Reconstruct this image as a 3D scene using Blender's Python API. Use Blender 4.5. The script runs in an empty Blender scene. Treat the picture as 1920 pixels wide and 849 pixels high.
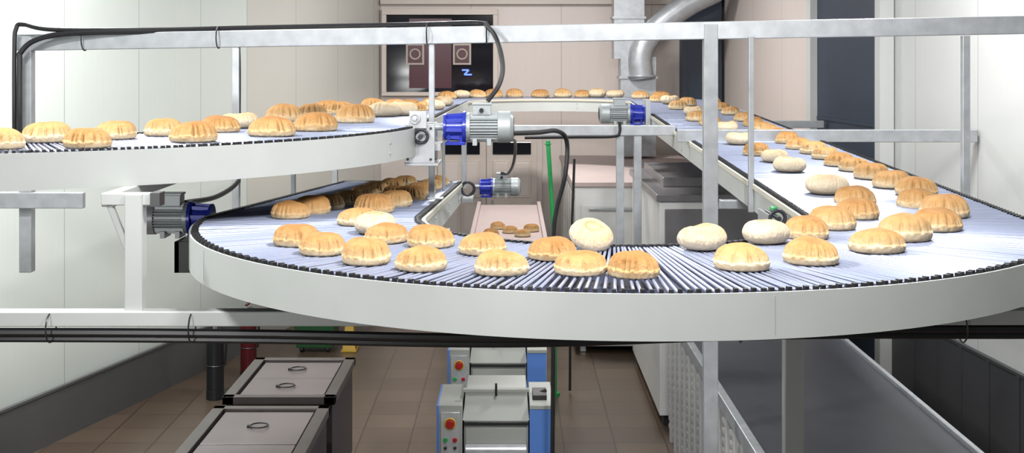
import bpy, math, random
from mathutils import Vector, Matrix
random.seed(7)
S=bpy.context.scene
PI=math.pi
# ---------------------------------------------------------------- materials
def mat(name,col,rough=.5,metal=0,noise=0,nscale=8,bump=0,bscale=40,emis=None,estr=0,coat=0):
    m=bpy.data.materials.new(name); m.use_nodes=True
    nt=m.node_tree; b=nt.nodes['Principled BSDF']
    b.inputs['Base Color'].default_value=(*col,1); b.inputs['Roughness'].default_value=rough
    b.inputs['Metallic'].default_value=metal
    if coat: b.inputs['Coat Weight'].default_value=coat
    if emis: b.inputs['Emission Color'].default_value=(*emis,1); b.inputs['Emission Strength'].default_value=estr
    tc=nt.nodes.new('ShaderNodeTexCoord')
    if noise:
        n=nt.nodes.new('ShaderNodeTexNoise'); n.inputs['Scale'].default_value=nscale; n.inputs['Detail'].default_value=6
        nt.links.new(tc.outputs['Object'],n.inputs['Vector'])
        mx=nt.nodes.new('ShaderNodeMix'); mx.data_type='RGBA'
        mx.inputs['A'].default_value=(*[c*(1-noise) for c in col],1); mx.inputs['B'].default_value=(*[min(1,c*(1+noise)) for c in col],1)
        nt.links.new(n.outputs['Fac'],mx.inputs['Factor']); nt.links.new(mx.outputs['Result'],b.inputs['Base Color'])
    if bump:
        n2=nt.nodes.new('ShaderNodeTexNoise'); n2.inputs['Scale'].default_value=bscale
        nt.links.new(tc.outputs['Object'],n2.inputs['Vector'])
        bp=nt.nodes.new('ShaderNodeBump'); bp.inputs['Strength'].default_value=bump; bp.inputs['Distance'].default_value=.01
        nt.links.new(n2.outputs['Fac'],bp.inputs['Height']); nt.links.new(bp.outputs['Normal'],b.inputs['Normal'])
    return m
def panel_mat(name,col,pitch=1.0,fine=.1,rough=.35,seam=.6):
    m=mat(name,col,rough); nt=m.node_tree; b=nt.nodes['Principled BSDF']
    tc=nt.nodes.new('ShaderNodeTexCoord'); sp=nt.nodes.new('ShaderNodeSeparateXYZ'); nt.links.new(tc.outputs['Object'],sp.inputs[0])
    def fr(p,w):
        a=nt.nodes.new('ShaderNodeMath'); a.operation='DIVIDE'; a.inputs[1].default_value=p; nt.links.new(sp.outputs['X'],a.inputs[0])
        f=nt.nodes.new('ShaderNodeMath'); f.operation='FRACT'; nt.links.new(a.outputs[0],f.inputs[0])
        l=nt.nodes.new('ShaderNodeMath'); l.operation='LESS_THAN'; l.inputs[1].default_value=w; nt.links.new(f.outputs[0],l.inputs[0]); return l
    l1=fr(pitch,.010/pitch); l2=fr(fine,.12)
    n=nt.nodes.new('ShaderNodeTexNoise'); n.inputs['Scale'].default_value=1.3; nt.links.new(tc.outputs['Object'],n.inputs['Vector'])
    mx=nt.nodes.new('ShaderNodeMix'); mx.data_type='RGBA'; mx.inputs['A'].default_value=(*[c*.93 for c in col],1); mx.inputs['B'].default_value=(*col,1)
    nt.links.new(n.outputs['Fac'],mx.inputs['Factor'])
    m2=nt.nodes.new('ShaderNodeMix'); m2.data_type='RGBA'; m2.inputs['B'].default_value=(*[c*.95 for c in col],1)
    nt.links.new(mx.outputs['Result'],m2.inputs['A']); nt.links.new(l2.outputs[0],m2.inputs['Factor'])
    m3=nt.nodes.new('ShaderNodeMix'); m3.data_type='RGBA'; m3.inputs['B'].default_value=(*[c*seam for c in col],1)
    nt.links.new(m2.outputs['Result'],m3.inputs['A']); nt.links.new(l1.outputs[0],m3.inputs['Factor'])
    nt.links.new(m3.outputs['Result'],b.inputs['Base Color']); return m
M_galv=mat('galvanised_steel',(.41,.43,.45),.38,.5,.3,14)
M_alu=mat('brushed_aluminium',(.50,.52,.54),.32,.6,.2,20)
M_skirt=mat('painted_skirt',(.44,.46,.445),.38,.1,.07,5)
M_rod=mat('belt_rod_steel',(.33,.37,.50),.27,.5)
M_pan=mat('belt_pan',(.025,.033,.07),.5,.2)
M_chain=mat('black_chain',(.02,.02,.022),.5,.4)
M_strip=mat('cream_wear_strip',(.50,.48,.40),.5)
M_black=mat('black_rubber',(.012,.012,.014),.35)
M_white=mat('white_paint',(.62,.62,.61),.4,0,.05,6)
M_louv=mat('louvre_paint',(.42,.42,.41),.4,0,.05,6)
M_grey=mat('motor_grey',(.36,.39,.40),.4,.3,.1,10)
M_blue=mat('gearbox_blue',(.015,.03,.34),.3,.1,coat=.4)
M_ltblue=mat('machine_blue',(.07,.17,.46),.4)
M_dark=mat('dark_steel',(.045,.045,.055),.35,.5,.25,6)
M_shade_l=mat('grey_shade_band',(.10,.102,.105),.4,.1,.15,2)  # dimness of the lower left wall put into colour
M_shade_r=mat('dark_shade_band',(.045,.047,.052),.45,.1,.15,2)  # dimness of the lower right wall put into colour
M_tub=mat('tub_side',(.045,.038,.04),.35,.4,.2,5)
M_steel=mat('worktop_steel',(.27,.26,.27),.3,.6,.2,5)
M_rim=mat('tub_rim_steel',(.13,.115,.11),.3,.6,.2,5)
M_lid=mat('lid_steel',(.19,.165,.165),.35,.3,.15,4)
M_pink=mat('warm_panel_top',(.48,.39,.375),.4,.1,.1,3)
M_beige=mat('beige_paint',(.58,.51,.46),.5,0,.06,4)
M_sticker=mat('faded_sticker',(.42,.36,.31),.5)
M_green=mat('green_paint',(.01,.26,.06),.4)
M_dkgreen=mat('dark_green_plastic',(.01,.07,.02),.4)
M_red=mat('red_paint',(.30,.008,.01),.3)
M_dkred=mat('deep_red_paint',(.07,.005,.007),.3)
M_yel=mat('yellow_plastic',(.45,.28,.02),.4)
M_redglass=mat('dark_red_panel',(.06,.007,.016),.3)
M_glass=mat('dark_glass',(.008,.008,.012),.08)
M_blueglow=mat('blue_neon',(.05,.1,.8),.3,emis=(.1,.2,1),estr=2)
M_navy=mat('navy_door',(.014,.026,.047),.45,0,.15,3)
M_belt=mat('dark_belt',(.05,.053,.065),.38,.2,.25,5)
# ---------------------------------------------------------------- mesh builder
class MB:
    def __init__(s): s.v=[];s.f=[];s.m=[]
    def add(s,vs,fs,mi=0):
        o=len(s.v); s.v+= [tuple(v) for v in vs]
        for f in fs: s.f.append([o+i for i in f]); s.m.append(mi)
    def box(s,a,b,mi=0):
        x0,y0,z0=a;x1,y1,z1=b
        s.add([(x0,y0,z0),(x1,y0,z0),(x1,y1,z0),(x0,y1,z0),(x0,y0,z1),(x1,y0,z1),(x1,y1,z1),(x0,y1,z1)],
              [(0,3,2,1),(4,5,6,7),(0,1,5,4),(1,2,6,5),(2,3,7,6),(3,0,4,7)],mi)
    def beam(s,p,q,w,h,mi=0):
        p=Vector(p);q=Vector(q);d=(q-p).normalized()
        up=Vector((0,0,1)) if abs(d.z)<.9 else Vector((0,1,0))
        a=d.cross(up).normalized()*w/2; c=a.cross(d).normalized()*h/2
        vs=[p-a-c,p+a-c,p+a+c,p-a+c,q-a-c,q+a-c,q+a+c,q-a+c]
        s.add(vs,[(0,1,2,3),(7,6,5,4),(0,4,5,1),(1,5,6,2),(2,6,7,3),(3,7,4,0)],mi)
    def cyl(s,p,q,r,n=16,mi=0,r2=None):
        p=Vector(p);q=Vector(q);d=(q-p).normalized()
        up=Vector((0,0,1)) if abs(d.z)<.9 else Vector((1,0,0))
        a=d.cross(up).normalized(); c=a.cross(d)
        r2=r if r2 is None else r2
        vs=[p+(a*math.cos(2*PI*i/n)+c*math.sin(2*PI*i/n))*r for i in range(n)]+[q+(a*math.cos(2*PI*i/n)+c*math.sin(2*PI*i/n))*r2 for i in range(n)]
        s.add(vs,[(i,i+n,(i+1)%n+n,(i+1)%n) for i in range(n)]+[tuple(range(n)),tuple(range(2*n-1,n-1,-1))],mi)
    def tube(s,pts,r,n=8,mi=0,sub=8):
        P=[Vector(p) for p in pts]; Q=[P[0]+(P[0]-P[1])]+P+[P[-1]+(P[-1]-P[-2])]; C=[]
        for i in range(1,len(Q)-2):
            for k in range(sub):
                t=k/sub; p0,p1,p2,p3=Q[i-1:i+3]
                C.append(.5*((2*p1)+(p2-p0)*t+(2*p0-5*p1+4*p2-p3)*t*t+(3*p1-p0-3*p2+p3)*t**3))
        C.append(P[-1]); a=None; rings=[]
        for i,c in enumerate(C):
            d=(C[min(i+1,len(C)-1)]-C[max(i-1,0)]).normalized()
            if a is None: a=d.cross(Vector((0.13,1,.2))).normalized()
            a=(a-d*a.dot(d)).normalized(); b=d.cross(a)
            rings+= [c+(a*math.cos(2*PI*k/n)+b*math.sin(2*PI*k/n))*r for k in range(n)]
        fs=[(i*n+k,i*n+(k+1)%n,(i+1)*n+(k+1)%n,(i+1)*n+k) for i in range(len(C)-1) for k in range(n)]
        fs+=[tuple(range(n-1,-1,-1)),tuple(range((len(C)-1)*n,len(C)*n))]
        s.add(rings,fs,mi)
    def ring(s,c,R,r,n=24,k=6,mi=0,axis='z'):
        vs=[];c=Vector(c)
        for i in range(n):
            t=2*PI*i/n
            for j in range(k):
                u=2*PI*j/k; rr=R+r*math.cos(u); zz=r*math.sin(u)
                v=(rr*math.cos(t),rr*math.sin(t),zz) if axis=='z' else ((rr*math.cos(t),zz,rr*math.sin(t)) if axis=='y' else (zz,rr*math.cos(t),rr*math.sin(t)))
                vs.append(c+Vector(v))
        s.add(vs,[(i*k+j,((i+1)%n)*k+j,((i+1)%n)*k+(j+1)%k,i*k+(j+1)%k) for i in range(n) for j in range(k)],mi)
    def build(s,name,mats,parent=None,smooth=False,bevel=0,loc=None,rotz=0):
        me=bpy.data.meshes.new(name); me.from_pydata(s.v,[],s.f)
        for m in (mats if isinstance(mats,(list,tuple)) else [mats]): me.materials.append(m)
        me.polygons.foreach_set('material_index',s.m)
        if smooth:
            me.polygons.foreach_set('use_smooth',[True]*len(me.polygons))
            try: me.set_sharp_from_angle(angle=math.radians(40))
            except Exception: pass
        me.update(); o=bpy.data.objects.new(name,me); S.collection.objects.link(o)
        if parent: o.parent=parent
        if loc: o.location=loc
        o.rotation_euler[2]=rotz
        if bevel:
            b=o.modifiers.new('bevel','BEVEL'); b.width=bevel; b.segments=2; b.limit_method='ANGLE'
        return o
def empty(name,loc=(0,0,0)):
    e=bpy.data.objects.new(name,None); e.empty_display_size=.1; e.location=loc; S.collection.objects.link(e); return e
# ---------------------------------------------------------------- camera
cd=bpy.data.cameras.new('camera'); cam=bpy.data.objects.new('camera',cd); S.collection.objects.link(cam)
cam.location=(0,0,3); cam.rotation_euler=(PI/2,0,0); cd.sensor_width=36; cd.lens=45; cd.shift_y=-.1638; cd.clip_start=.05
S.camera=cam
# ---------------------------------------------------------------- room
def wall(name,p,q,z0,z1,m,t=.12,side=1):
    p=Vector((*p,0));q=Vector((*q,0));L=(q-p).length;ang=math.atan2(q.y-p.y,q.x-p.x)
    b=MB(); b.box((0,0 if side>0 else -t,z0),(L,t if side>0 else 0,z1))
    return b.build(name,m,loc=p,rotz=ang)
M_wl=panel_mat('white_wall_panel',(.64,.69,.65),1.1,.09)
M_wb=panel_mat('beige_wall_panel',(.64,.565,.525),1.2,.12)
M_wlb=panel_mat('cream_wall_panel',(.58,.57,.52),1.2,.1)
M_wr=panel_mat('grey_wall_panel',(.51,.52,.51),1.15,.1)
wall('wall_left',(-4.74,6.0),(-2.757,13.3),0,5,M_wl,side=1)
wall('wall_left_rear',(-2.757,13.3),(-1.75,17),0,5,M_wlb,side=1)
wall('wall_left_front',(-4.74,-1),(-4.74,6),0,5,M_wl,side=1)
wall('wall_back',(-1.75,17),(2.77,17),0,5,M_wb,side=1)
wall('wall_right',(4.24,-1),(3.09,13),0,5,M_wr,side=-1)
wall('wall_right_rear',(3.09,13),(2.77,17),0,5,M_wb,side=-1)
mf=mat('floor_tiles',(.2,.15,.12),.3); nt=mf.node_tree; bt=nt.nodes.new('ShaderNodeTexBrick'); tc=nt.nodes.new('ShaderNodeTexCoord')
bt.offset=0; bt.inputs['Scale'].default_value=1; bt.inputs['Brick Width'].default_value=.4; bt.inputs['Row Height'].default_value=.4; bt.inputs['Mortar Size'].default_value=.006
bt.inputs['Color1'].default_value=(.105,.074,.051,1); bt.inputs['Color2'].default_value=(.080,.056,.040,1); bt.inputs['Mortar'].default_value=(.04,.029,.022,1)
nt.links.new(tc.outputs['Object'],bt.inputs['Vector']); nt.links.new(bt.outputs['Color'],nt.nodes['Principled BSDF'].inputs['Base Color'])
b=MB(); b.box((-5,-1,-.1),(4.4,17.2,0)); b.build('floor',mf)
b=MB(); b.box((-5,-1,5),(4.4,17.2,5.1)); b.build('ceiling',M_white)
b=MB(); b.beam((-4.66,6.1,.20),(-2.70,13.28,.20),.03,.40); b.beam((-4.655,6.1,.41),(-2.695,13.28,.41),.035,.02); b.build('shade_band_left',M_shade_l)  # added low band, its grey stands in for shade at the wall foot
b=MB(); b.box((2.27,16.72,0),(2.74,16.97,4.99)); b.box((2.22,16.70,0),(2.29,16.97,4.99)); b.build('trim_1',M_navy)
def rw(y): return 4.158-.0822*y
b=MB()
def rpan(b,y0,y1,z0,z1,off,mi=0,t=.05):
    x0=rw(y0)-off;x1=rw(y1)-off
    b.add([(x0,y0,z0),(x1,y1,z0),(x1,y1,z1),(x0,y0,z1),(x0-t,y0,z0),(x1-t,y1,z0),(x1-t,y1,z1),(x0-t,y0,z1)],
          [(0,1,2,3),(7,6,5,4),(0,4,5,1),(1,5,6,2),(2,6,7,3),(3,7,4,0)],mi)
rpan(b,11.0,12.8,.02,4.6,.01,0); rpan(b,10.9,11.02,0,4.72,.01,1,.12); rpan(b,12.78,12.9,0,4.72,.01,1,.12); rpan(b,10.9,12.9,4.6,4.72,.01,1,.12)
for z in (1.2,2.4,3.6): rpan(b,11.05,12.75,z,z+.03,.055,0,.02)
b.build('door_1',[M_navy,M_wr])
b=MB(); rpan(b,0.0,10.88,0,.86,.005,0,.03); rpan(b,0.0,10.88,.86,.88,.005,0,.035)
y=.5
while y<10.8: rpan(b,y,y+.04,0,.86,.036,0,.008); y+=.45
b.build('shade_band_right',M_shade_r)  # added ribbed band, painted dark in place of shade along the right wall
b=MB()
b.box((-1.02,16.93,0),(.40,16.995,1.98),0)
for x0,x1 in ((-.98,-.345),(-.335,.33)):
    b.box((x0,16.89,.02),(x1,16.94,1.93),1)
    b.box((x0+.08,16.875,1.74),(x1-.08,16.89,1.90),2)
    for z0,z1 in ((.12,.55),(.62,1.1),(1.17,1.66)):
        for k in range(2):
            w=(x1-x0-.2)/2; xa=x0+.08+k*(w+.04)
            b.box((xa,16.872,z0),(xa+w,16.89,z1),1); b.box((xa+.03,16.866,z0+.03),(xa+w-.03,16.873,z1-.03),0)
b.cyl((-.42,16.84,1.0),(-.42,16.84,1.15),.012,8,3); b.cyl((-.26,16.84,1.0),(-.26,16.84,1.15),.012,8,3)
b.build('door_2',[M_wb,M_beige,M_glass,M_alu],bevel=.004)
we=empty('window_1')
b=MB(); x0,x1,z0,z1=-1.66,-.25,2.56,3.58
b.box((x0,16.95,z0),(x1,16.99,z1),0)
b.box((x0+.3,16.93,z0+.05),(x1-.55,16.952,z1-.05),1)
b.build('glass',[M_glass,M_redglass],we)
b=MB()
for a,c in (((x0-.06,16.88,z1),(x1+.06,16.99,z1+.08)),((x0-.06,16.88,z0-.05),(x1+.06,16.99,z0)),((x0-.06,16.88,z0),(x0,16.99,z1)),((x1,16.88,z0),(x1+.06,16.99,z1))): b.box(a,c)
b.build('frame',M_beige,we,bevel=.005)
b=MB()
for cx in (-1.28,-.66):
    b.box((cx-.12,16.90,2.92),(cx+.12,16.915,3.20),0); b.box((cx-.095,16.895,2.945),(cx+.095,16.902,3.175),1)
    b.ring((cx,16.89,3.06),.065,.012,mi=0,axis='y')
b.build('window_stickers',[M_sticker,M_redglass],we)
b=MB(); zx=-.6
b.beam((zx-.06,16.9,2.85),(zx+.03,16.9,2.85),.02,.02);b.beam((zx+.03,16.9,2.85),(zx-.03,16.9,2.79),.02,.02);b.beam((zx-.03,16.9,2.79),(zx+.07,16.9,2.79),.02,.02)
b.build('blue_lit_sign',M_blueglow,we)
b=MB(); b.box((-1.74,16.9,3.72),(2.2,16.99,3.78)); b.build('trim_2',M_beige)
# ---------------------------------------------------------------- conveyor path
HW=.47
def path(kind_step=True):
    P=[]
    def line(x0,y0,z0,x1,y1,z1,st=.0175):
        L=math.hypot(x1-x0,y1-y0);n=int(L/st);tx=(x1-x0)/L;ty=(y1-y0)/L
        for i in range(n): t=i/n; P.append((x0+(x1-x0)*t,y0+(y1-y0)*t,z0+(z1-z0)*t,tx,ty,0))
    def arc(cx,cy,r,a0,a1,z0,z1,st=.021):
        n=int(abs(a1-a0)*r/st);s=1 if a1>a0 else -1
        for i in range(n):
            t=i/n;a=a0+(a1-a0)*t; P.append((cx+r*math.cos(a),cy+r*math.sin(a),z0+(z1-z0)*t,-s*math.sin(a),s*math.cos(a),1))
    line(-4.4,5.17,2.64,-2.7,5.17,2.64)
    arc(-2.7,6.9,1.73,-PI/2,0,2.64,2.64)
    line(-.97,6.9,2.64,-.97,14,2.53)
    arc(.405,14,1.375,PI,0,2.53,2.53)
    line(1.78,14,2.53,1.78,5.65,2.294)
    arc(.45,5.65,1.33,0,-PI,2.294,2.294)
    line(-.88,5.65,2.294,-.88,10.2,2.012)
    return P
P=path()
conv=empty('spiral_cooling_conveyor')
b=MB()
for (x,y,z,tx,ty,a) in P:
    nx,ny=ty,-tx; j1=random.uniform(-.006,.006)*a; j2=random.uniform(-.003,.003)*a; w=HW-.012
    zz=random.uniform(-.0015,.0015)
    b.cyl((x+nx*w+tx*j2,y+ny*w+ty*j2,z+zz),(x-nx*w+tx*j1,y-ny*w+ty*j1,z-zz),.0056,8)
b.build('belt_rods',M_rod,conv,smooth=True)
def sweep(b,off0,off1,dz0,dz1,step=3,mi=0):
    idx=list(range(0,len(P),step)); 
    if idx[-1]!=len(P)-1: idx.append(len(P)-1)
    vs=[]
    for i in idx:
        x,y,z,tx,ty,a=P[i]; nx,ny=ty,-tx
        for o,dz in ((off0,dz0),(off1,dz0),(off1,dz1),(off0,dz1)): vs.append((x+nx*o,y+ny*o,z+dz))
    fs=[]
    for i in range(len(idx)-1):
        for k in range(4): fs.append((i*4+k,i*4+(k+1)%4,(i+1)*4+(k+1)%4,(i+1)*4+k))
    fs+=[(3,2,1,0),tuple(range(len(vs)-4,len(vs)))]
    b.add(vs,fs,mi)
b=MB(); sweep(b,-HW+.01,HW-.01,-.05,-.03); b.build('belt_pan',M_pan,conv)
b=MB()
for s in (-1,1):
    sweep(b,s*(HW+.012),s*(HW+.020),-.132,.002)
    sweep(b,s*(HW-.02),s*(HW+.020),-.140,-.132)
b.build('side_skirts',M_skirt,conv,smooth=True)
b=MB()
for s in (-1,1):
    sweep(b,s*(HW-.014),s*(HW+.012),-.03,-.004)
b.build('chain_tracks',M_chain,conv)
b=MB()
for i,(x,y,z,tx,ty,a) in enumerate(P):
    if y>12: continue
    nx,ny=ty,-tx
    for s in (-1,1):
        o=HW-.006+(.006 if i%2 else -.004)
        cx=x+nx*s*o;cy=y+ny*s*o
        b.beam((cx-nx*.009,cy-ny*.009,z+.003),(cx+nx*.009,cy+ny*.009,z+.003),.013,.018)
b.build('chain_links',M_chain,conv)
def sub_sweep(b,i0,i1,off0,off1,dz0,dz1,mi=0):
    global P
    full=P; P=full[i0:i1]; sweep(b,off0,off1,dz0,dz1,3,mi); P=full
ia=next(i for i,p in enumerate(P) if i>250 and p[5]==1 and p[1]>13.9); b=MB()
sub_sweep(b,ia,len(P),HW+.021,HW+.030,-.02,.005); b.build('inner_wear_strip',M_strip,conv,smooth=True)
b=MB()
for i in range(40,len(P),80):
    x,y,z,tx,ty,a=P[i]; nx,ny=ty,-tx
    for s in (-1,1):
        cx=x+nx*s*(HW+.0205);cy=y+ny*s*(HW+.0205)
        b.beam((cx,cy,z-.125),(cx,cy,z-.045 if s>0 else z-.01),.0012,.0015,0)
        if s>0:
            for dz in (-.05,-.10): b.cyl((cx-nx*s*.004,cy-ny*s*.004,z+dz),(cx+nx*s*.004,cy+ny*s*.004,z+dz),.006,8,1)
b.build('skirt_bolts',[M_grey,M_galv],conv)
b=MB()
for i in range(60,len(P)-20,56):
    x,y,z,tx,ty,a=P[i]; nx,ny=ty,-tx
    b.beam((x+nx*HW,y+ny*HW,z-.10),(x-nx*HW,y-ny*HW,z-.10),.04,.04)
b.build('cross_ties',M_galv,conv)
b=MB(); b.cyl((-.88-HW,10.2,2.0),(-.88+HW,10.2,2.0),.03,16); b.build('end_roller',M_alu,conv,smooth=True)
# ---------------------------------------------------------------- support frame
fr=empty('steel_support_frame')
b=MB()
ZL,ZR=3.092,3.19
b.beam((-2.86,7.4,ZL),(3.58,6.6,ZR),.06,.095)
def bz(x): return ZL+(x+2.86)/6.44*(ZR-ZL)
def by(x): return 7.4-(x+2.86)/6.44*.8
for x,w,zb in ((-2.80,.07,1.77),(-1.56,.042,1.98),(-.445,.032,2.225),(1.07,.075,0)):
    b.box((x-w/2,by(x)-w/2,zb),(x+w/2,by(x)+w/2,bz(x)+.035))
b.beam((-4.3,7.33,2.19),(-2.45,7.33,2.19),.05,.09)
b.box((-1.58,by(-1.56)-.03,2.02),(-1.372,by(-1.56)+.03,2.06)); b.box((-.47,by(-.445)-.03,2.222),(-.38,by(-.445)+.03,2.232))
b.box((1.262,6.82,2.18),(1.290,6.85,3.12)); b.box((2.36,6.70,2.2),(2.40,6.74,3.12)); b.box((2.272,6.69,2.2),(2.40,6.75,2.24))
b.beam((-.40,10.2,2.43),(1.30,10.2,2.43),.08,.08)
for x in (.86,1.0): b.box((x-.03,10.17,1.3),(x+.03,10.23,2.47 if x>.9 else 2.39))
b.box((.80,10.15,1.24),(1.25,10.25,1.30)); b.box((1.21,10.15,1.24),(1.25,10.37,1.30))
for x in (-1.40,-.38): b.box((x-.02,10.12,1.97),(x+.02,10.16,2.47))
b.box((-1.42,8.2,2.1),(-1.39,8.23,2.5)); b.box((-.47,8.6,2.1),(-.45,8.62,2.5))
b.beam((1.2,9.3,2.44),(rw(9.3)-.02,9.3,2.44),.06,.09); b.beam((1.2,12.5,2.36),(rw(12.5)-.09,12.5,2.36),.06,.07)
b.beam((1.2,7.4,2.16),(2.30,7.4,2.16),.06,.05)
b.build('rails_and_posts',M_galv,fr,bevel=.004)
b=MB()
b.beam((-4.5,4.75,2.035),(3.74,4.72,2.055),.07,.055)
b.box((1.02,4.78,0),(1.09,4.84,2.01)); b.box((2.35,4.78,0),(2.42,4.84,2.02)); b.box((-3.2,4.78,0),(-3.13,4.84,2.01))
b.box((-1.43,4.72,2.06),(-1.365,4.785,2.50)); b.beam((-1.50,4.75,2.475),(-1.50,5.9,2.475),.05,.05)
b.beam((-1.52,4.755,2.48),(-1.33,4.755,2.48),.05,.045); b.beam((-1.50,4.76,2.47),(-1.40,4.76,2.22),.025,.02)
b.build('lower_beam_and_brackets',M_skirt,fr,bevel=.004)
b=MB(); b.box((-1.335,4.72,2.455),(-1.30,4.79,2.505)); 
b.build('beam_end_cap',M_black,fr)
cb=empty('black_cables')
b=MB()
for z,r,yy in ((1.992,.017,4.72),(1.965,.014,4.735)):
    b.tube([(-4.5,yy,z-.002),(-2,yy,z),(-1,yy,z-.005),(0,yy,z-.02),(1,yy,z+.01),(2,yy,z+.012),(3.72,yy,z+.02)],r)
for x in (-1.70,-1.18,.84,1.66): 
    b.ring((x,4.72,2.01),.055,.003,16,5,axis='x')
b.build('lower_conduits',M_black,cb,smooth=True)
b=MB(); Y=7.28; k=-.02
b.tube([(-2.80,Y,2.45),(-2.80,Y,2.96),(-2.79,Y,3.04),(-2.70,Y,3.11),(-2.5,Y,3.145),(-2.0,Y,3.155),(-1.66,Y,3.155),(-1.58,Y-.02,3.12),(-1.55,Y-.04,3.02),(-1.55,Y-.04,2.55),(-1.55,Y-.04,2.3)],.016)
b.tube([(-2.83,Y,2.45),(-2.83,Y,3.04),(-2.82,Y,3.17),(-2.78,Y,3.195),(-2.6,Y,3.165),(-2,Y,3.165),(-1.5,Y-.05,3.175),(-.6,Y-.15,3.190),(-.2,Y-.2,3.198),(-.13,Y-.28,3.17),(-.08,6.9,3.1),(-.05,6.85,2.96),(-.07,6.82,2.86),(-.13,6.8,2.775)],.013)
b.tube([(-.02,6.86,2.60),(.15,7.3,2.58),(.27,7.6,2.57),(.33,7.7,2.5),(.32,7.7,2.3),(.27,7.7,2.1),(.25,7.7,1.9),(.25,7.75,1.2),(.24,7.8,.02)],.014)
b.tube([(-.02,6.9,2.57),(.02,7.6,2.5),(.01,8.6,2.3),(-.03,9.6,2.14),(-.08,9.84,2.12)],.010)
b.tube([(.85,10.12,2.50),(.85,10.12,2.42),(.80,10.12,2.385),(.5,10.12,2.38),(.1,10.12,2.375)],.012)
b.tube([(.56,11.5,2.1),(.55,11.5,1.8),(.53,11.5,1.2),(.52,11.5,.02)],.012)
b.tube([(-1.545,6.05,2.32),(-1.50,6.5,2.30),(-1.50,7.0,2.33),(-1.55,7.23,2.42)],.013)
for x in (-2.45,-1.66,-.47,-.14): b.ring((x,by(x)-.01,bz(x)+.01),.062,.004,14,5,axis='x')
b.build('upper_hoses',M_black,cb,smooth=True)
# ---------------------------------------------------------------- gear motors
def motor(loc,sx=1,sc=1.0,rz=0):
    b=MB()
    b.cyl((-.05,0,0),(.0,0,0),.018,12,0)
    b.cyl((0,0,0),(.014,0,0),.072,24,1); b.cyl((.014,0,0),(.10,0,0),.060,24,1); b.cyl((.10,0,0),(.118,0,0),.086,24,1)
    for i in range(8):
        t=2*PI*i/8+.2; c,s=math.cos(t),math.sin(t)
        b.beam((.014,.06*c,.06*s),(.10,.066*c,.066*s),.012,.02,1)
        b.cyl((.112,.074*c,.074*s),(.128,.074*c,.074*s),.006,6,0)
    b.box((.01,-.06,-.092),(.115,.06,-.076),1); b.box((.02,-.045,-.08),(.035,.045,0),1); b.box((.085,-.045,-.08),(.10,.045,0),1)
    b.cyl((.118,0,0),(.14,0,0),.078,24,0); b.cyl((.14,0,0),(.29,0,0),.064,24,0)
    for i in range(28):
        t=2*PI*i/28; c,s=math.cos(t),math.sin(t)
        b.beam((.14,.07*c,.07*s),(.29,.07*c,.07*s),.005,.016,0) if abs(c)<.7 else b.beam((.14,.07*c,.07*s),(.29,.07*c,.07*s),.016,.005,0)
    b.cyl((.285,0,0),(.35,0,0),.083,28,0); b.cyl((.35,0,0),(.368,0,0),.083,28,0,.066)
    for r in (.02,.036,.052): b.ring((.369,0,0),r,.003,20,5,2,'x')
    b.box((.155,-.045,.065),(.25,.045,.118),0); b.box((.15,-.05,.118),(.255,.05,.128),0)
    b.cyl((.20,-.045,.09),(.20,-.07,.09),.012,10,2)
    for x in (.165,.24): b.box((x-.012,-.06,-.095),(x+.012,.06,-.06),0)
    o=b.build('gear_motor',[M_grey,M_blue,M_black],None,smooth=True,bevel=.0015,loc=loc)
    o.scale=(sc,sc,sc); o.rotation_euler[2]=(PI if sx<0 else 0)+rz
    return o
motor((-.36,6.75,2.64),1,1.0)
motor((1.24,12.0,2.485),-1,1.15)
motor((-.25,9.9,2.01),1,.85)
motor((-1.39,5.95,2.26),-1,.92)
b=MB()
b.box((-.555,6.62,2.46),(-.40,6.635,2.66),0); b.box((-.555,6.86,2.46),(-.40,6.875,2.66),0); b.box((-.555,6.62,2.445),(-.38,6.875,2.46),0)
b.box((-.425,6.64,2.47),(-.415,6.86,2.62),0)
b.ring((-.47,6.60,2.60),.035,.008,18,6,1,'y'); b.cyl((-.47,6.55,2.60),(-.47,6.63,2.60),.012,12,1)
b.ring((-.50,6.60,2.69),.024,.007,18,6,0,'y'); b.cyl((-.50,6.58,2.69),(-.50,6.75,2.69),.01,12,0)
b.box((-.53,6.60,2.64),(-.44,6.62,2.73),0)
for x,z in ((-.54,2.64),(-.42,2.64),(-.54,2.48),(-.42,2.48)): b.cyl((x,6.61,z),(x,6.62,z),.007,8,1)
b.box((-.44,6.66,2.52),(-.37,6.84,2.56),0)
b.build('drive_bracket',[M_alu,M_dark],conv,bevel=.002)
b=MB(); b.box((-1.53,5.80,2.03),(-1.51,6.05,2.17)); b.box((-1.53,5.80,2.03),(-1.40,5.82,2.17)); b.box((-1.40,5.74,2.2),(-1.37,6.1,2.25)); b.box((-1.42,5.80,2.1),(-1.40,5.9,2.25)); b.build('chain_guard',M_black,conv)
b=MB(); b.box((1.20,5.95,2.19),(1.27,6.25,2.20)); b.box((1.20,5.95,2.19),(1.21,6.25,2.27)); b.ring((1.235,5.95,2.26),.035,.01,16,6,1,'y'); b.cyl((1.235,5.92,2.26),(1.235,6.2,2.26),.012,10,1); b.cyl((1.235,6.0,2.29),(1.235,6.06,2.29),.016,10,2)
b.box((-.36,5.95,2.10),(-.30,6.2,2.18)); b.ring((-.34,9.85,2.0),.05,.012,18,6,1,'y'); b.box((-.385,9.8,1.9),(-.30,10.05,1.93))
b.box((1.24,11.85,2.36),(1.285,12.15,2.62))
b.build('tensioner',[M_alu,M_dark,M_green],conv,bevel=.002)
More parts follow.
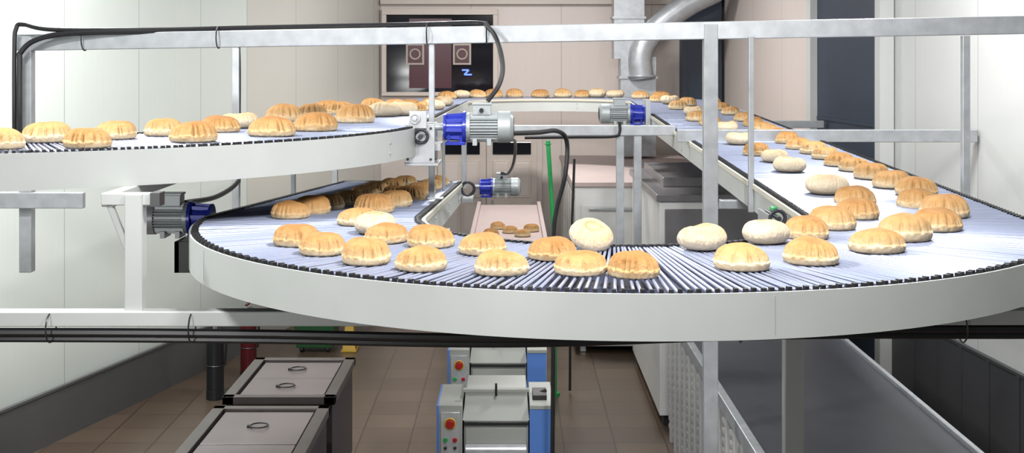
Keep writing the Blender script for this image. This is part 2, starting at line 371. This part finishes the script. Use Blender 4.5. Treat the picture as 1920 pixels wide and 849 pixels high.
# ---------------------------------------------------------------- bread
def bread_mesh(name,prof,m,seed,dent=.1,wob=.03,nd=19):
    rnd=random.Random(seed); n=110
    dents=[]; t=0
    while t<2*PI-.15:
        dents.append((t,rnd.uniform(.03,.08),rnd.choice((.2,.4,.6,.8,1))*dent)); t+=rnd.uniform(.16,.48)
    ph=[rnd.uniform(0,6.28) for _ in range(6)]
    vs=[(0,0,prof[0][1])]
    for r,z in prof[1:-1]:
        for i in range(n):
            t=2*PI*i/n
            w=math.exp(-((r-.93)/.15)**2)*(1 if z>.30 else .25); d=0
            for a,wd,dp in dents:
                q=(t-a+PI)%(2*PI)-PI; d+=dp*math.exp(-(q/wd)**2)
            rr=r*(1+wob*math.sin(2*t+ph[0])+wob*.6*math.sin(3*t+ph[1]))-d*w*.8
            zz=z*(1+.07*math.sin(t+ph[2])*r+.06*math.sin(2*t+ph[3])*r+.04*math.sin(3*t+ph[4])*r)-(.6*d*w if z>.3 else 0)
            vs.append((rr*math.cos(t),rr*math.sin(t),zz))
    vs.append((0,0,prof[-1][1])); k=len(prof)-2
    fs=[(0,1+(i+1)%n,1+i) for i in range(n)]
    for j in range(k-1):
        for i in range(n): fs.append((1+j*n+i,1+j*n+(i+1)%n,1+(j+1)*n+(i+1)%n,1+(j+1)*n+i))
    L=len(vs)-1; fs+=[(1+(k-1)*n+i,1+(k-1)*n+(i+1)%n,L) for i in range(n)]
    me=bpy.data.meshes.new(name); me.from_pydata(vs,[],fs); me.materials.append(m)
    me.polygons.foreach_set('use_smooth',[True]*len(me.polygons)); me.update(); return me
def bread_mat(name,stops,ring=False):
    m=mat(name,(.8,.6,.4),.8); nt=m.node_tree; bs=nt.nodes['Principled BSDF']; bs.inputs['Specular IOR Level'].default_value=.15
    tc=nt.nodes.new('ShaderNodeTexCoord'); sp=nt.nodes.new('ShaderNodeSeparateXYZ'); nt.links.new(tc.outputs['Object'],sp.inputs[0])
    oi=nt.nodes.new('ShaderNodeObjectInfo')
    n=nt.nodes.new('ShaderNodeTexNoise'); n.noise_dimensions='4D'; n.inputs['Scale'].default_value=2.2; n.inputs['Detail'].default_value=8; n.inputs['Roughness'].default_value=.7
    nt.links.new(tc.outputs['Object'],n.inputs['Vector'])
    mw=nt.nodes.new('ShaderNodeMath'); mw.operation='MULTIPLY'; mw.inputs[1].default_value=20; nt.links.new(oi.outputs['Random'],mw.inputs[0]); nt.links.new(mw.outputs[0],n.inputs['W'])
    a=nt.nodes.new('ShaderNodeMath'); a.operation='MULTIPLY_ADD'; a.inputs[1].default_value=.8; a.inputs[2].default_value=-.46; nt.links.new(n.outputs['Fac'],a.inputs[0])
    r0=nt.nodes.new('ShaderNodeMath'); r0.operation='MULTIPLY_ADD'; r0.inputs[1].default_value=.28; nt.links.new(oi.outputs['Random'],r0.inputs[0]); nt.links.new(a.outputs[0],r0.inputs[2])
    s=nt.nodes.new('ShaderNodeMath'); s.operation='ADD'; nt.links.new(sp.outputs['Z'],s.inputs[0]); nt.links.new(r0.outputs[0],s.inputs[1])
    cr=nt.nodes.new('ShaderNodeValToRGB'); el=cr.color_ramp.elements
    for i,(p,c) in enumerate(stops):
        e=el[i] if i<2 else el.new(p); e.position=p; e.color=(*c,1)
    nt.links.new(s.outputs[0],cr.inputs['Fac']); out=cr.outputs['Color']
    if ring:
        ln=nt.nodes.new('ShaderNodeVectorMath'); ln.operation='LENGTH'; cm=nt.nodes.new('ShaderNodeCombineXYZ'); nt.links.new(sp.outputs['X'],cm.inputs['X']); nt.links.new(sp.outputs['Y'],cm.inputs['Y']); nt.links.new(cm.outputs[0],ln.inputs[0])
        r2=nt.nodes.new('ShaderNodeValToRGB'); e=r2.color_ramp.elements; e[0].position=.22; e[0].color=(0.25,.25,.25,1); e[1].position=.36; e[1].color=(1,1,1,1); q=e.new(.5); q.color=(0,0,0,1)
        nt.links.new(ln.outputs['Value'],r2.inputs['Fac'])
        gt=nt.nodes.new('ShaderNodeMath'); gt.operation='GREATER_THAN'; gt.inputs[1].default_value=.6; nt.links.new(sp.outputs['Z'],gt.inputs[0])
        mm=nt.nodes.new('ShaderNodeMath'); mm.operation='MULTIPLY'; nt.links.new(r2.outputs['Color'],mm.inputs[0]); nt.links.new(gt.outputs[0],mm.inputs[1])
        m3=nt.nodes.new('ShaderNodeMath'); m3.operation='MULTIPLY'; nt.links.new(mm.outputs[0],m3.inputs[0]); nt.links.new(n.outputs['Fac'],m3.inputs[1])
        mx=nt.nodes.new('ShaderNodeMix'); mx.data_type='RGBA'; mx.inputs['B'].default_value=(.22,.09,.02,1); nt.links.new(out,mx.inputs['A']); nt.links.new(m3.outputs[0],mx.inputs['Factor']); out=mx.outputs['Result']
    nt.links.new(out,bs.inputs['Base Color'])
    n2=nt.nodes.new('ShaderNodeTexNoise'); n2.inputs['Scale'].default_value=6; n2.inputs['Detail'].default_value=6; nt.links.new(tc.outputs['Object'],n2.inputs['Vector'])
    bp=nt.nodes.new('ShaderNodeBump'); bp.inputs['Strength'].default_value=.45; bp.inputs['Distance'].default_value=.01; nt.links.new(n2.outputs['Fac'],bp.inputs['Height']); nt.links.new(bp.outputs['Normal'],bs.inputs['Normal'])
    return m
MG=bread_mat('golden_crust',[(0,(.52,.41,.27)),(.24,(.57,.455,.30)),(.36,(.48,.335,.18)),(.56,(.41,.25,.11)),(.80,(.355,.195,.073)),(1.0,(.27,.13,.042))])
MW=bread_mat('pale_crust',[(0,(.44,.35,.23)),(.4,(.54,.46,.34)),(.7,(.52,.43,.31)),(1,(.46,.33,.19))],True)
PG=[(0,.03),(.45,.02),(.80,.0),(.93,.03),(.97,.10),(.985,.20),(1.0,.28),(1.0,.31),(.965,.335),(.955,.39),(.935,.48),(.90,.56),(.85,.64),(.79,.70),(.66,.785),(.48,.85),(.26,.885),(.12,.893),(0,.895)]
PW=[(0,.02),(.45,0),(.75,.06),(.86,.14),(.92,.22),(.96,.29),(.985,.36),(1.0,.44),(.99,.51),(.97,.58),(.93,.66),(.88,.74),(.81,.80),(.72,.86),(.5,.92),(.40,.915),(.34,.90),(.2,.85),(0,.84)]
GM=[bread_mesh('golden_pita_%d'%i,PG,MG,i,.27) for i in range(9)]
WM=[bread_mesh('pale_pita_%d'%i,PW,MW,40+i,.10,.05) for i in range(4)]
pitas=empty('pita_breads')
def bread(x,y,z,r=.095,kind='n',tilt=None):
    me=random.choice(GM if kind=='n' else WM)
    o=bpy.data.objects.new('pita',me); S.collection.objects.link(o); o.parent=pitas
    hz=random.uniform(.88,1.08); o.location=(x,y,z); o.scale=(r,r,r*hz)
    M=Matrix.Rotation(random.uniform(0,6.28),3,'Z')
    if tilt: M=Matrix.Rotation(tilt[0],3,'X')@Matrix.Rotation(tilt[1],3,'Y')@M
    o.rotation_euler=M.to_euler()
    return o
H={'U':(.706,0,0),'R':(.706,-.0283,5.65),'L':(.36,.0155,6.9),'Q':(.706,.062,5.65)}
def solve(reg,u,v):
    h0,k,d0=H[reg]; h0-=.0055; e=v-110; d=h0*2400/e
    for _ in range(40):
        hh=h0+k*(max(d,d0)-d0 if reg in 'LQ' else d-d0) if k else h0
        d=.5*d+.5*2400*hh/e
    return d
BR=dict(U=[(557,464,86),(606,481,84),(688,499,92),(790,511,92),(724,458,80),(808,467,80),(904,480,82),(940,519,90),(1035,490,80),(1088,519,92),(1188,524,102),(1391,510,106),(1520,499,110),(1643,477,108),(1695,455,104),(1757,436,98),(1770,411,94),(1560,433,90),(1606,413,86),(1603,388,82),(1718,393,78),(1512,451,80),(1317,473,88,'w'),(1436,461,86,'w'),(702,442,84,'w'),(672,425,70)],
R=[(1718,370,80),(1672,355,74),(1634,338,68),(1603,323,62),(1573,313,58),(1548,300,54),(1525,290,52),(1498,281,50),(1476,270,46),(1460,262,44),(1444,253,42),(1428,246,40),(1412,238,40),(1394,228,40),(1370,216,38),(1352,207,36),(1335,198,34),
(1550,368,80,'w'),(1480,325,66,'w'),(1452,306,54,'w'),(1418,293,52),(1386,273,52,'w'),(1362,250,44,'w'),(1332,236,42),(1306,228,40),(1300,218,38,'w'),(1272,206,38),(1256,196,36,'w'),(1290,199,34),(1235,192,36)],
L=[(4,281,66),(88,268,92),(165,279,94),(217,262,78),(306,256,74),(362,268,92),(412,249,76),(448,242,70,'w'),(510,257,92),(592,247,84),(522,228,70),(585,222,62),(665,231,84),(606,212,56),(640,215,56),(722,220,62,'w'),(755,218,56,'w'),(700,208,50),(740,207,46),(778,212,46),(800,207,44),(828,207,44,'w'),(770,202,40),(810,200,40),(840,199,36,'w')],
Q=[(545,411,72),(584,402,64),(614,393,60),(652,385,56),(684,372,52),(705,364,46),(735,355,42),(760,348,38),(702,400,80),(740,388,66),(770,376,54),(790,366,48),(806,356,42),(745,372,50),(822,348,36)])
for reg,l in BR.items():
    for e in l:
        u,v,w=e[:3]; kind=e[3] if len(e)>3 else 'n'
        d=solve(reg,u,v); r=max(.088,min(.110,w*d/4800)); d+=r*.85
        x=(u-960)*d/2400; h0,k,d0=H[reg]
        if reg=='L' and d>6.9: x=max(-1.33,min(-.61,x))
        if reg=='Q': x=max(-1.24,min(-.52,x)); d=min(d,10.05)
        if reg=='R': x=max(1.42,min(2.14,x))
        z=3-(h0+k*(max(d,d0)-d0 if reg in 'LQ' else d-d0))+.0055
        bread(x,d,z,r,kind)
for x in (-.75,-.6,-.41,-.22,.03,.34,.61,.85,1.02,1.22,1.5,1.7): 
    y=14+math.sqrt(max(0,1.42**2-(x-.405)**2)); bread(x,y,2.536,.11,random.choice('nnw'))
bread(.29,4.75,2.315,.088,'w',(.42,.15))
# ---------------------------------------------------------------- equipment below
lc=empty('lower_belt_conveyor'); b=MB()
b.box((-.36,11.6,1.27),(.29,14.9,1.30),0); b.box((-.40,11.6,1.22),(-.36,14.9,1.34),1); b.box((.29,11.6,1.22),(.33,14.9,1.34),1)
for y in (11.8,14.6):
    for x in (-.37,.28): b.box((x,y,0),(x+.04,y+.04,1.23),1)
b.build('bed',[M_pink,M_pink],lc,bevel=.004)
for x,y in ((-.2,12.3),(-.02,12.5),(.10,12.25),(.19,12.6),(-.14,12.8)): bread(x,y,1.303,.08)
b=MB()
b.box((.64,13.0,.08),(2.15,16.55,1.70),0); b.box((.61,12.97,1.70),(2.18,16.57,1.75),1)
b.box((.70,12.985,.18),(1.38,13.0,1.52),0); b.box((1.42,12.985,.18),(2.1,13.0,1.52),0); b.box((.78,12.96,1.46),(1.26,12.985,1.49),2)
for i in range(6): b.box((.625,13.2+i*.55,.2),(.64,13.65+i*.55,1.6),0)
for x in (.7,2.05):
    for y in (13.1,16.4): b.box((x,y,0),(x+.06,y+.06,.1),2)
b.build('proofer_cabinet',[M_white,M_pink,M_alu],bevel=.008)
b=MB()
b.box((1.2,10.4,.1),(2.3,12.75,1.84),0); b.box((1.17,10.37,1.84),(2.33,12.78,1.90),1); b.box((1.24,10.385,1.45),(2.26,10.4,1.78),1); b.box((1.24,10.38,1.40),(2.26,10.4,1.44),2)
b.box((1.30,11.0,1.90),(2.2,12.6,1.98),1)
for x in (1.24,2.2):
    for y in (10.5,12.6): b.box((x,y,0),(x+.06,y+.06,.12),2)
b.build('oven',[M_white,M_steel,M_dark],bevel=.006)
tp=empty('tray_proofer_conveyor'); b=MB()
b.box((1.30,5.0,.04),(2.30,10.2,.90),0)
y=5.05
while y<10.1:
    b.box((1.235,y,.0),(1.30,y+.06,.96),0)
    for k in range(15): b.box((1.25,y+.075,.06+k*.06),(1.30,y+.235,.09+k*.06),0)
    y+=.26
b.build('louvred_side',[M_louv],tp,bevel=.004)
b=MB(); b.box((1.28,5.0,.96),(2.36,10.2,.985),0); b.box((1.23,5.0,.93),(1.28,10.2,1.01),1); b.box((2.36,5.0,.93),(2.39,10.2,1.01),1)
b.build('belt_bed',[M_belt,M_galv],tp,bevel=.004)
M_sheet=mat('sheeter_cream',(.27,.28,.26),.4,0,.05,5)
def sheeter(y0,zt):
    e=empty('dough_sheeter',(0,y0,0)); b=MB(); y=0
    b.box((-.30,y,.12),(.10,y+.75,zt-.16),0)
    b.add([(-.31,y,zt-.16),(.11,y,zt-.16),(.11,y+.6,zt-.16),(-.31,y+.6,zt-.16),(-.29,y+.12,zt),(.09,y+.12,zt),(.09,y+.5,zt),(-.29,y+.5,zt)],
          [(0,1,5,4),(1,2,6,5),(2,3,7,6),(3,0,4,7),(4,5,6,7)],0)
    b.box((-.31,y+.06,zt),(.11,y+.10,zt+.02),0)
    b.box((-.29,y-.02,zt-.30),(.09,y+.02,zt-.20),0)
    b.cyl((-.29,y-.04,zt-.33),(.09,y-.04,zt-.33),.035,20,3); b.cyl((-.29,y-.04,zt-.42),(.09,y-.04,zt-.42),.035,20,3)
    b.box((-.30,y-.025,zt-.185),(.10,y-.005,zt-.165),2)
    b.cyl((-.10,y+.05,zt-.02),(-.10,y+.05,zt+.06),.008,8,2)
    b.box((-.33,y-.30,zt-.52),(.13,y+.02,zt-.47),0); b.cyl((-.33,y-.30,zt-.50),(.13,y-.30,zt-.50),.03,16,3)
    b.box((.11,y-.02,.05),(.25,y+.55,zt-.08),1); b.box((.11,y-.025,zt-.085),(.255,y+.56,zt-.06),0); b.beam((.15,y+.2,zt-.055),(.22,y+.2,zt-.02),.02,.02,2); b.box((.13,y+.1,zt-.06),(.22,y+.3,zt-.03),2)
    b.box((-.46,y-.02,.05),(-.31,y+.5,zt-.06),0); b.box((-.445,y-.035,zt-.36),(-.325,y-.02,zt-.10),3); b.box((-.47,y-.03,.05),(-.455,y+.5,zt-.06),1); b.box((-.46,y-.026,zt-.46),(-.31,y-.02,zt-.43),1)
    b.cyl((-.385,y-.06,zt-.17),(-.385,y-.03,zt-.17),.026,16,4); b.ring((-.385,y-.04,zt-.17),.032,.006,18,5,5,'y')
    b.cyl((-.415,y-.05,zt-.27),(-.415,y-.03,zt-.27),.014,12,6); b.cyl((-.355,y-.05,zt-.27),(-.355,y-.03,zt-.27),.014,12,4)
    b.cyl((-.415,y-.05,zt-.32),(-.415,y-.03,zt-.32),.010,12,2); b.cyl((-.355,y-.05,zt-.32),(-.355,y-.03,zt-.32),.010,12,2)
    for x in (-.44,.18):
        for yy in (.02,.45): b.cyl((x,y+yy,0),(x,y+yy,.06),.03,12,2)
    b.ring((-.42,y-.1,zt-.56),.04,.006,18,5,2,'z')
    b.build('sheeter_body',[M_sheet,M_ltblue,M_black,M_alu,M_red,M_yel,M_green],e,smooth=True,bevel=.004)
sheeter(8.0,.90); sheeter(9.35,.94)
def table(y0,y1):
    e=empty('steel_dough_table',(0,y0,0)); L=y1-y0; x0,x1=-1.80,-1.10; b=MB()
    z=.90
    b.box((x0,0,z-.05),(x0+.07,L,z),0);b.box((x1-.07,0,z-.05),(x1,L,z),0);b.box((x0,0,z-.05),(x1,.06,z),0);b.box((x0,L-.06,z-.05),(x1,L,z),0)
    b.box((x0+.02,.02,.25),(x1-.02,L-.02,z-.05),1)
    for k in range(2):
        ya=.075+k*(L-.15)/2; yb=ya+(L-.15)/2-.012
        b.box((x0+.085,ya,z-.05),(x1-.085,yb,z-.015),2); ym=(ya+yb)/2
        b.ring(((x0+x1)/2,ym,z-.003),.05,.005,24,6,3,'z'); b.box(((x0+x1)/2-.07,ym-.012,z-.02),((x0+x1)/2-.045,ym+.012,z),3)
    for x in (x0+.03,x1-.08):
        for y in (.05,L-.1): b.box((x,y,0),(x+.05,y+.05,.3),1)
    b.build('table_body',[M_rim,M_tub,M_lid,M_black],e,bevel=.004)
table(6.3,7.75); table(7.95,9.0)
def ext(x,y,mr):
    b=MB(); b.cyl((x,y,.08),(x,y,.52),.075,24,0); b.cyl((x,y,.52),(x,y,.60),.075,24,0,.03); b.cyl((x,y,.0),(x,y,.08),.078,24,1)
    b.cyl((x,y,.60),(x,y,.66),.02,12,2); b.box((x-.015,y-.1,.66),(x+.015,y+.05,.68),2); b.box((x-.012,y-.1,.70),(x+.012,y+.03,.715),0)
    b.tube([(x,y,.65),(x+.07,y-.02,.64),(x+.10,y-.02,.5),(x+.09,y-.02,.3)],.011,8,1); b.ring((x,y,.3),.077,.004,24,5,3,'z')
    b.build('fire_extinguisher',[mr,M_black,M_alu,M_dark],smooth=True)
ext(-2.47,12.0,M_dkred); ext(-2.62,11.3,M_black)
b=MB()
x0,x1,y0,y1=-2.25,-1.78,13.0,13.5
b.add([(x0+.05,y0+.05,0.05),(x1-.05,y0+.05,0.05),(x1-.05,y1-.05,0.05),(x0+.05,y1-.05,0.05),(x0,y0,.62),(x1,y0,.62),(x1,y1,.62),(x0,y1,.62)],[(0,3,2,1),(4,5,6,7),(0,1,5,4),(1,2,6,5),(2,3,7,6),(3,0,4,7)],0)
b.box((x0-.02,y0-.02,.60),(x1+.02,y1+.02,.66),0)
for x in (x0+.1,x1-.1): b.cyl((x-.02,y0+.1,.04),(x+.02,y0+.1,.04),.04,14,1)
b.build('green_waste_bin',[M_dkgreen,M_black],bevel=.01)
b=MB(); b.add([(-1.74,13.1,0),(-1.60,13.1,0),(-1.60,13.3,0),(-1.74,13.3,0),(-1.71,13.18,.34),(-1.64,13.18,.34),(-1.64,13.22,.34),(-1.71,13.22,.34)],[(0,1,5,4),(1,2,6,5),(2,3,7,6),(3,0,4,7),(4,5,6,7)],0)
b.box((-1.75,13.08,0),(-1.59,13.32,.02),0); b.build('yellow_floor_sign',M_yel,bevel=.004)
b=MB(); b.tube([(.38,11.4,.02),(.38,11.4,1.2),(.32,11.4,2.27)],.019,10); b.cyl((.38,11.4,0),(.38,11.4,.03),.045,16); b.ring((.32,11.4,2.24),.026,.006); b.build('green_pipe',M_green,smooth=True)
b=MB()
b.box((1.36,16.0,1.78),(1.80,16.4,3.02),0); b.box((1.28,16.05,3.0),(1.66,16.45,4.98),0)
for z in (2.3,2.75,3.5,4.2): b.box((1.34 if z<3 else 1.26,15.98 if z<3 else 16.03,z),(1.82 if z<3 else 1.68,16.42 if z<3 else 16.47,z+.03),0)
b.tube([(1.62,15.98,2.75),(1.60,15.98,3.0),(1.66,15.98,3.2),(1.85,15.98,3.42),(2.2,15.98,3.68),(2.6,15.98,3.9),(2.72,15.98,4.2),(2.72,15.98,4.9)],.15,20,0)
b.ring((1.62,15.98,2.78),.16,.02,24,6); 
b.build('ventilation_duct',M_galv,smooth=True)
# ---------------------------------------------------------------- lamps
def lamp(loc,size,power,rot=(0,0,0),col=(1,1,1),spread=180,name='ceiling_lamp'):
    e=empty(name,loc)
    b=MB(); sx,sy=size; b.box((-sx/2-.04,-sy/2-.04,.02),(sx/2+.04,sy/2+.04,.09)); o=b.build('housing',M_white,e)
    l=bpy.data.lights.new('tube','AREA'); l.shape='RECTANGLE'; l.size=sx; l.size_y=sy; l.energy=power; l.color=col; l.spread=math.radians(spread)
    lo=bpy.data.objects.new('tube',l); S.collection.objects.link(lo); lo.parent=e; e.rotation_euler=rot
lamp((.9,3.7,4.75),(.5,.25),175,(math.radians(15),0,0),(1,.99,.98))
lamp((-.3,1.2,4.75),(.8,.3),85,(math.radians(45),0,0),(1,.99,.98),120)
lamp((-2.4,4.8,4.75),(.5,.25),160,(math.radians(12),math.radians(-8),0),(1,1,.99))
lamp((2.3,8.2,4.75),(.3,.8),150,(0,0,0),(1,.99,.98))
lamp((-3.1,8.6,4.75),(.3,1.2),160,(0,0,0),(1,1,.99))
lamp((-.6,9.5,4.75),(.3,.6),65,(0,0,0),(1,.99,.98))
lamp((.3,13.6,4.75),(.8,.3),180,(0,0,0),(1,.98,.96))
lamp((-2.6,-.6,2.5),(.8,.3),24,(math.radians(90),0,math.radians(-10)),(1,1,1),100,'front_fill_light')  # added fill light behind the camera, brightens front faces and the shaded motor
w=bpy.data.worlds.new('world'); S.world=w; w.use_nodes=True; w.node_tree.nodes['Background'].inputs[0].default_value=(.8,.87,1,1); w.node_tree.nodes['Background'].inputs[1].default_value=.08
S.view_settings.view_transform='Standard'
